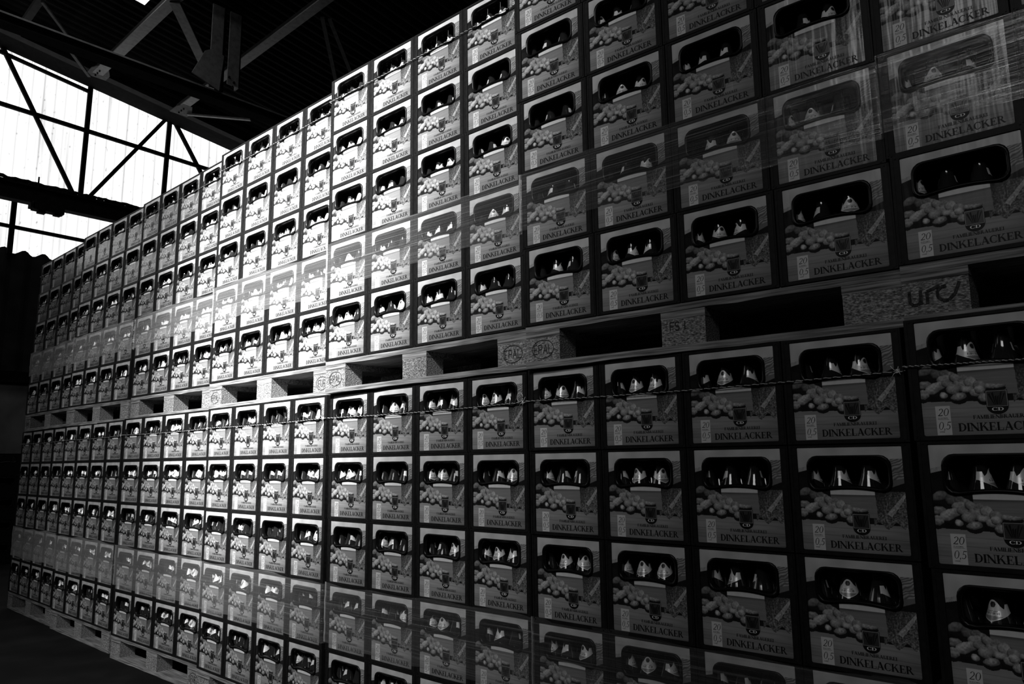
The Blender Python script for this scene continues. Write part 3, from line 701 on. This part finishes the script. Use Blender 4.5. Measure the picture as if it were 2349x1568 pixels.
# steel in front of the translucent end wall
XB = -13.85
MUL = [((XB, 2.30, 8.25), (XB, 2.279, 6.0)), ((XB, 3.758, 8.05), (XB, 3.72, 6.0)), ((XB, .86, 8.4), (XB, 2.17, 6.02)), ((XB, 3.70, 8.03), (XB, 2.40, 6.02)), ((XB, 3.83, 8.03), (XB, 5.15, 6.02)), ((XB, .84, 8.4), (XB, -.45, 6.02)),
       ((XB, .84, 8.45), (XB, .82, 6.0)), ((XB, 5.22, 7.85), (XB, 5.2, 6.0)), ((XB, 6.68, 7.6), (XB, 6.66, 6.0)), ((XB, -.62, 8.6), (XB, -.62, 6.0)), ((XB, -2.08, 8.8), (XB, -2.08, 6.0)), ((XB, -3.54, 9), (XB, -3.54, 6.0)), ((XB, -5., 9.2), (XB, -5., 6.0)), ((XB, -6.46, 9.4), (XB, -6.46, 6.0))]
LBL = ['upright steel mullion left of centre on the bright end wall', 'second upright steel mullion, right, on the bright end wall', 'leftmost slanting steel brace across the bright end wall', 'steel brace slanting up right between the two mullions', 'short steel brace slanting down right to the crates']
for i, (p, q_) in enumerate(MUL):
    if i in (6,): continue
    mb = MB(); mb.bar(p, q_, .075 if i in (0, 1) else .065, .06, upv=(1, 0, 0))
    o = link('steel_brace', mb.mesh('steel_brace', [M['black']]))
    tag(o, LBL[i] if i < 5 else f'steel brace on the end wall beyond the frame, at {["", "", "", "", "", "upper left", "left edge", "behind the crates", "far behind the crates", "first bay left", "second bay left", "third bay left", "fourth bay left", "fifth bay left"][i]}', 'steel brace', 'braces on the glazed end wall')
def rail(name, label, cat, pts, w_, h_, m_='black', grp=None):
    mb = MB()
    for p, q_ in zip(pts, pts[1:]): mb.bar(p, q_, w_, h_)
    return tag(link(name, mb.mesh(name, [M[m_]])), label, cat, grp)
rail('glazing_rail', 'long thin horizontal rail across the upper glazing', 'rail', [(XB+.02, -9, 7.95), (XB+.02, 7, 7.10+.03)] if False else [(XB+.03, -9.5, 7.62), (XB+.03, 7.5, 7.12)], .06, .065)
rail('glazing_rail', 'short sloping rail high in the leftmost glazing bay', 'rail', [(XB+.03, -5, 9.05), (XB+.03, 2.283, 8.03)], .06, .05)
rail('glazing_rail', 'thin horizontal rail across the lower glazing band', 'rail', [(XB+.03, -9.5, 5.30), (XB+.03, 7.5, 5.18)], .06, .055)
mb = MB(); mb.bar((XB, 1.289, 5.75), (XB, 1.287, 4.75), .075, .06, upv=(1, 0, 0)); tag(link('glazing_post', mb.mesh('glazing_post', [M['black']])), 'short upright post in the lower glazing at the left edge', 'post')
# runway girder along the end wall, with cables on top and a junction box
gd = root('crane_girder', 'heavy dark horizontal girder crossing the bright end wall, cables on top', 'girder', (-13.45, 0, 5.72))
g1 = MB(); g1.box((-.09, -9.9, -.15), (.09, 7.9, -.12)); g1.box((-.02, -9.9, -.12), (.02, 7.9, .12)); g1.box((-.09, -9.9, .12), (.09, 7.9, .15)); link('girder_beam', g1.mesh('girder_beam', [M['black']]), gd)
g2 = MB(); rg = random.Random(5)
for off_, zz in ((-.05, .20), (.0, .225), (.05, .20)): g2.tube([(off_+rg.uniform(-.01, .01), -9.8+.06*i, zz+rg.uniform(-.014, .014)) for i in range(296)], .02, 5)
for i in range(60): g2.box((-.1, -9+.28*i, .15), (.1, -8.975+.28*i, .185))
link('cable_run', g2.mesh('cable_run', [M['black']]), gd)
g3 = MB(); g3.box((-.03, -9.9, .205), (.0, 7.9, .23)); link('cable_tray', g3.mesh('cable_tray', [M['black']]), gd)
jb = root('junction_box', 'dark box hanging under the girder before the bright wall', 'electrical box', (-13.32, 1.58, 5.46))
j1 = MB(); j1.box((-.08, -.16, -.02), (.08, .3, .115)); j1.box((-.08, -.2, .0), (.08, -.14, .08)); link('box_housing', j1.mesh('box_housing', [M['black']]), jb)
j2 = MB(); j2.box((-.05, -.08, -.06), (.05, .03, -.02)); j2.box((-.05, .16, -.05), (.05, .26, -.02)); link('cable_gland', j2.mesh('cable_gland', [M['black']]), jb)
j3 = MB(); j3.box((-.01, -.11, .36), (.01, -.09, .56)); link('antenna_pin', j3.mesh('antenna_pin', [M['black']]), jb)

# eaves girder at the top of the glazing
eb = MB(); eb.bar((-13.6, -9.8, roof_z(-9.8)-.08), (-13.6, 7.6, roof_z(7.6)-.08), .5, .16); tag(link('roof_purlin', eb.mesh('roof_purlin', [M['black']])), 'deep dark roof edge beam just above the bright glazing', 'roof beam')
eb = MB(); eb.bar((-13.1, -9.8, roof_z(-9.8)-.16), (-13.1, 7.6, roof_z(7.6)-.16), .16, .2)
eb.bar((-13.0, -9.8, roof_z(-9.8)-.27), (-13.0, 7.6, roof_z(7.6)-.27), .03, .02); tag(link('roof_purlin', eb.mesh('roof_purlin', [M['steel_dark']])), 'second dark roof beam beside the roof edge beam', 'roof beam')
# bottom chord of the near truss with hanging post
def pair_bar(name, label, p, q_, w_, th=.02, m_='steel', cat='roof strut', up_=(0, 0, 1)):
    """channel section: flat face with two turned-down edges"""
    o = root(name, label, cat, p, 'struts of the roof bracing'); P_ = Vector(p); Q = Vector(q_)-P_; d = Q.normalized(); sd = d.cross(Vector(up_)).normalized(); u = sd.cross(d)
    mb = MB(); mb.bar((0, 0, 0), Q, w_, th, upv=up_); link('web_plate', mb.mesh('web_plate', [M[m_]]), o)
    for s_ in (-1, 1):
        mb = MB(); a = sd*s_*(w_/2-.006)+u*(th/2+.03); mb.bar(a, Q+a, .012, .06, upv=up_); link('flange', mb.mesh('flange', [M['steel_dark']]), o)
    return o
def rp(x, y, off=.32): return (x, y, roof_z(y)-off)
pair_bar('roof_strut', 'long pale strut rising right from behind the lower roof chord', rp(-12.95, 2.12), rp(-3.0, 2.12), .17)
pair_bar('roof_strut', 'pale strut rising right from the hanging post, crossing the dark roof', rp(-12.85, 3.53), rp(-4.0, 3.46), .15)
pair_bar('roof_strut', 'pale diagonal strut running down to the gusset on the post', rp(-9.9, 2.13, .36), rp(-11.25, 3.31, .36), .15)
pair_bar('roof_strut', 'dim strut in the top left corner of the roof', rp(-12.9, .88), rp(-9, .8), .1, m_='steel_dark')
for a, b_, l_, wd in (((-8.38, 3.66), (-9.75, 4.88), 'thin grey brace falling right of the post, left of a pair', .06), ((-8.32, 3.75), (-9.2, 4.78), 'thin grey brace falling right of the post, right of a pair', .06),
                      ((-12.88, 3.68), (-12.02, 4.5), 'thin pale brace pointing right from the lower gusset', .06), ((-12.63, 1.6), (-13.14, 2.05), 'thin dim brace above the upper gusset', .05), ((-11.6, .87), (-12.4, 1.6), 'thin dim brace high at the left of the roof', .04)):
    mb = MB(); mb.bar(rp(*a, .34), rp(*b_, .34), wd, .03); tag(link('roof_brace', mb.mesh('roof_brace', [M['steel_mid' if 'dim' in l_ or 'grey' in l_ else 'steel']])), l_, 'roof brace', 'thin roof braces')
for (x, y), l_ in (((-12.9, 2.1), 'steel gusset plate where the upper pale strut meets the roof beam'), ((-12.85, 3.55), 'steel gusset plate where the lower pale strut meets the roof beam')):
    gp = root('gusset_plate', l_, 'gusset plate', rp(x, y, .33)); mb = MB(); G6 = [(-.2, -.13), (.1, -.13), (.26, -.07), (.26, .09), (.0, .2), (-.2, .2)]; mb.add([(a, c, d) for d in (0, .015) for a, c in G6], [(0, 1, 2, 3, 4, 5), (11, 10, 9, 8, 7, 6)]+[(q_, q_+6, (q_+1) % 6+6, (q_+1) % 6) for q_ in range(6)]); link('plate', mb.mesh('plate', [M['steel_mid']]), gp)
    mb = MB()
    for bx in (-.1, 0, .1): mb.tube([(bx, 0, -.025), (bx, 0, .0)], .014, 6)
    link('bolt', mb.mesh('bolt', [M['steel_dark']]), gp)
ch = root('truss_chord', 'long dark lower chord of the roof truss running to the hanging post', 'truss chord', (-10, 0, 6.87))
mb = MB(); mb.box((-.10, -9.8, -.05), (.02, 7.8, .0)); mb.box((-.02, -9.8, -.14), (.0, 7.8, -.05)); mb.box((-.1, -9.8, -.16), (.1, 7.8, -.14)); link('chord_beam', mb.mesh('chord_beam', [M['black']]), ch)
mb = MB(); mb.box((.0, -9.8, -.045), (.1, 7.8, -.02)); link('chord_flange', mb.mesh('chord_flange', [M['steel']]), ch)['label'] = 'paler flange edge of the chord'
pt = root('hanging_post', 'broad paired steel post hanging from the roof to the chord', 'post', (-10, 2.93, 6.95))
zt = roof_z(2.93)-6.95
mb = MB(); mb.box((.12, -.24, -.1), (.14, -.06, zt)); link('post_channel', mb.mesh('post_channel', [M['steel']]), pt)
mb = MB(); mb.box((.12, .04, .05), (.14, .24, zt)); mb.box((.0, .22, .05), (.14, .24, zt)); link('post_channel', mb.mesh('post_channel', [M['steel']]), pt)
mb = MB(); mb.box((-.04, -.06, -.05), (-.02, .06, zt)); mb.box((.0, -.03, -.05), (.02, -.01, zt)); link('post_web', mb.mesh('post_web', [M['black']]), pt)
mb = MB(); pts = [(-.52, .0), (-.1, -.14), (-.05, .45), (-.22, .5), (-.34, .42)]
mb.add([(.16, a, c) for a, c in pts]+[(.18, a, c) for a, c in pts], [(4, 3, 2, 1, 0), (5, 6, 7, 8, 9)]+[(i, (i+1) % 5, (i+1) % 5+5, i+5) for i in range(5)]); link('gusset', mb.mesh('gusset', [M['steel']]), pt)
for bz, by in ((.02, .12), (.1, .14), (.16, .06)):
    mb = MB(); mb.tube([(.14, by, bz), (.165, by, bz)], .016, 8); link('bolt', mb.mesh('bolt', [M['steel_dark']]), pt)
# ------------------------------------------------------------------ crates parked far left, by the end wall
for iy in range(3):
    for r in range(5):
        mw = Matrix.Translation((-11.0, -.0+.42*iy, .002+.281*r)) @ Matrix.Rotation(PI/2, 4, 'Z')
        o = root('black_crate', f'dark plain crate in the far left background, {RN[r]}, {["leftmost", "middle", "rightmost"][iy]} of three', 'crate', mw=mw, group='dark crates parked at the far left')
        for s in list(first.children)[:]:
            if s.name.split('.')[0] in ('crate_body', 'handle_rim'):
                cpy = s.copy(); COL.objects.link(cpy); cpy.parent = o; cpy.matrix_parent_inverse = Matrix.Identity(4)
        if r == 4:
            pass
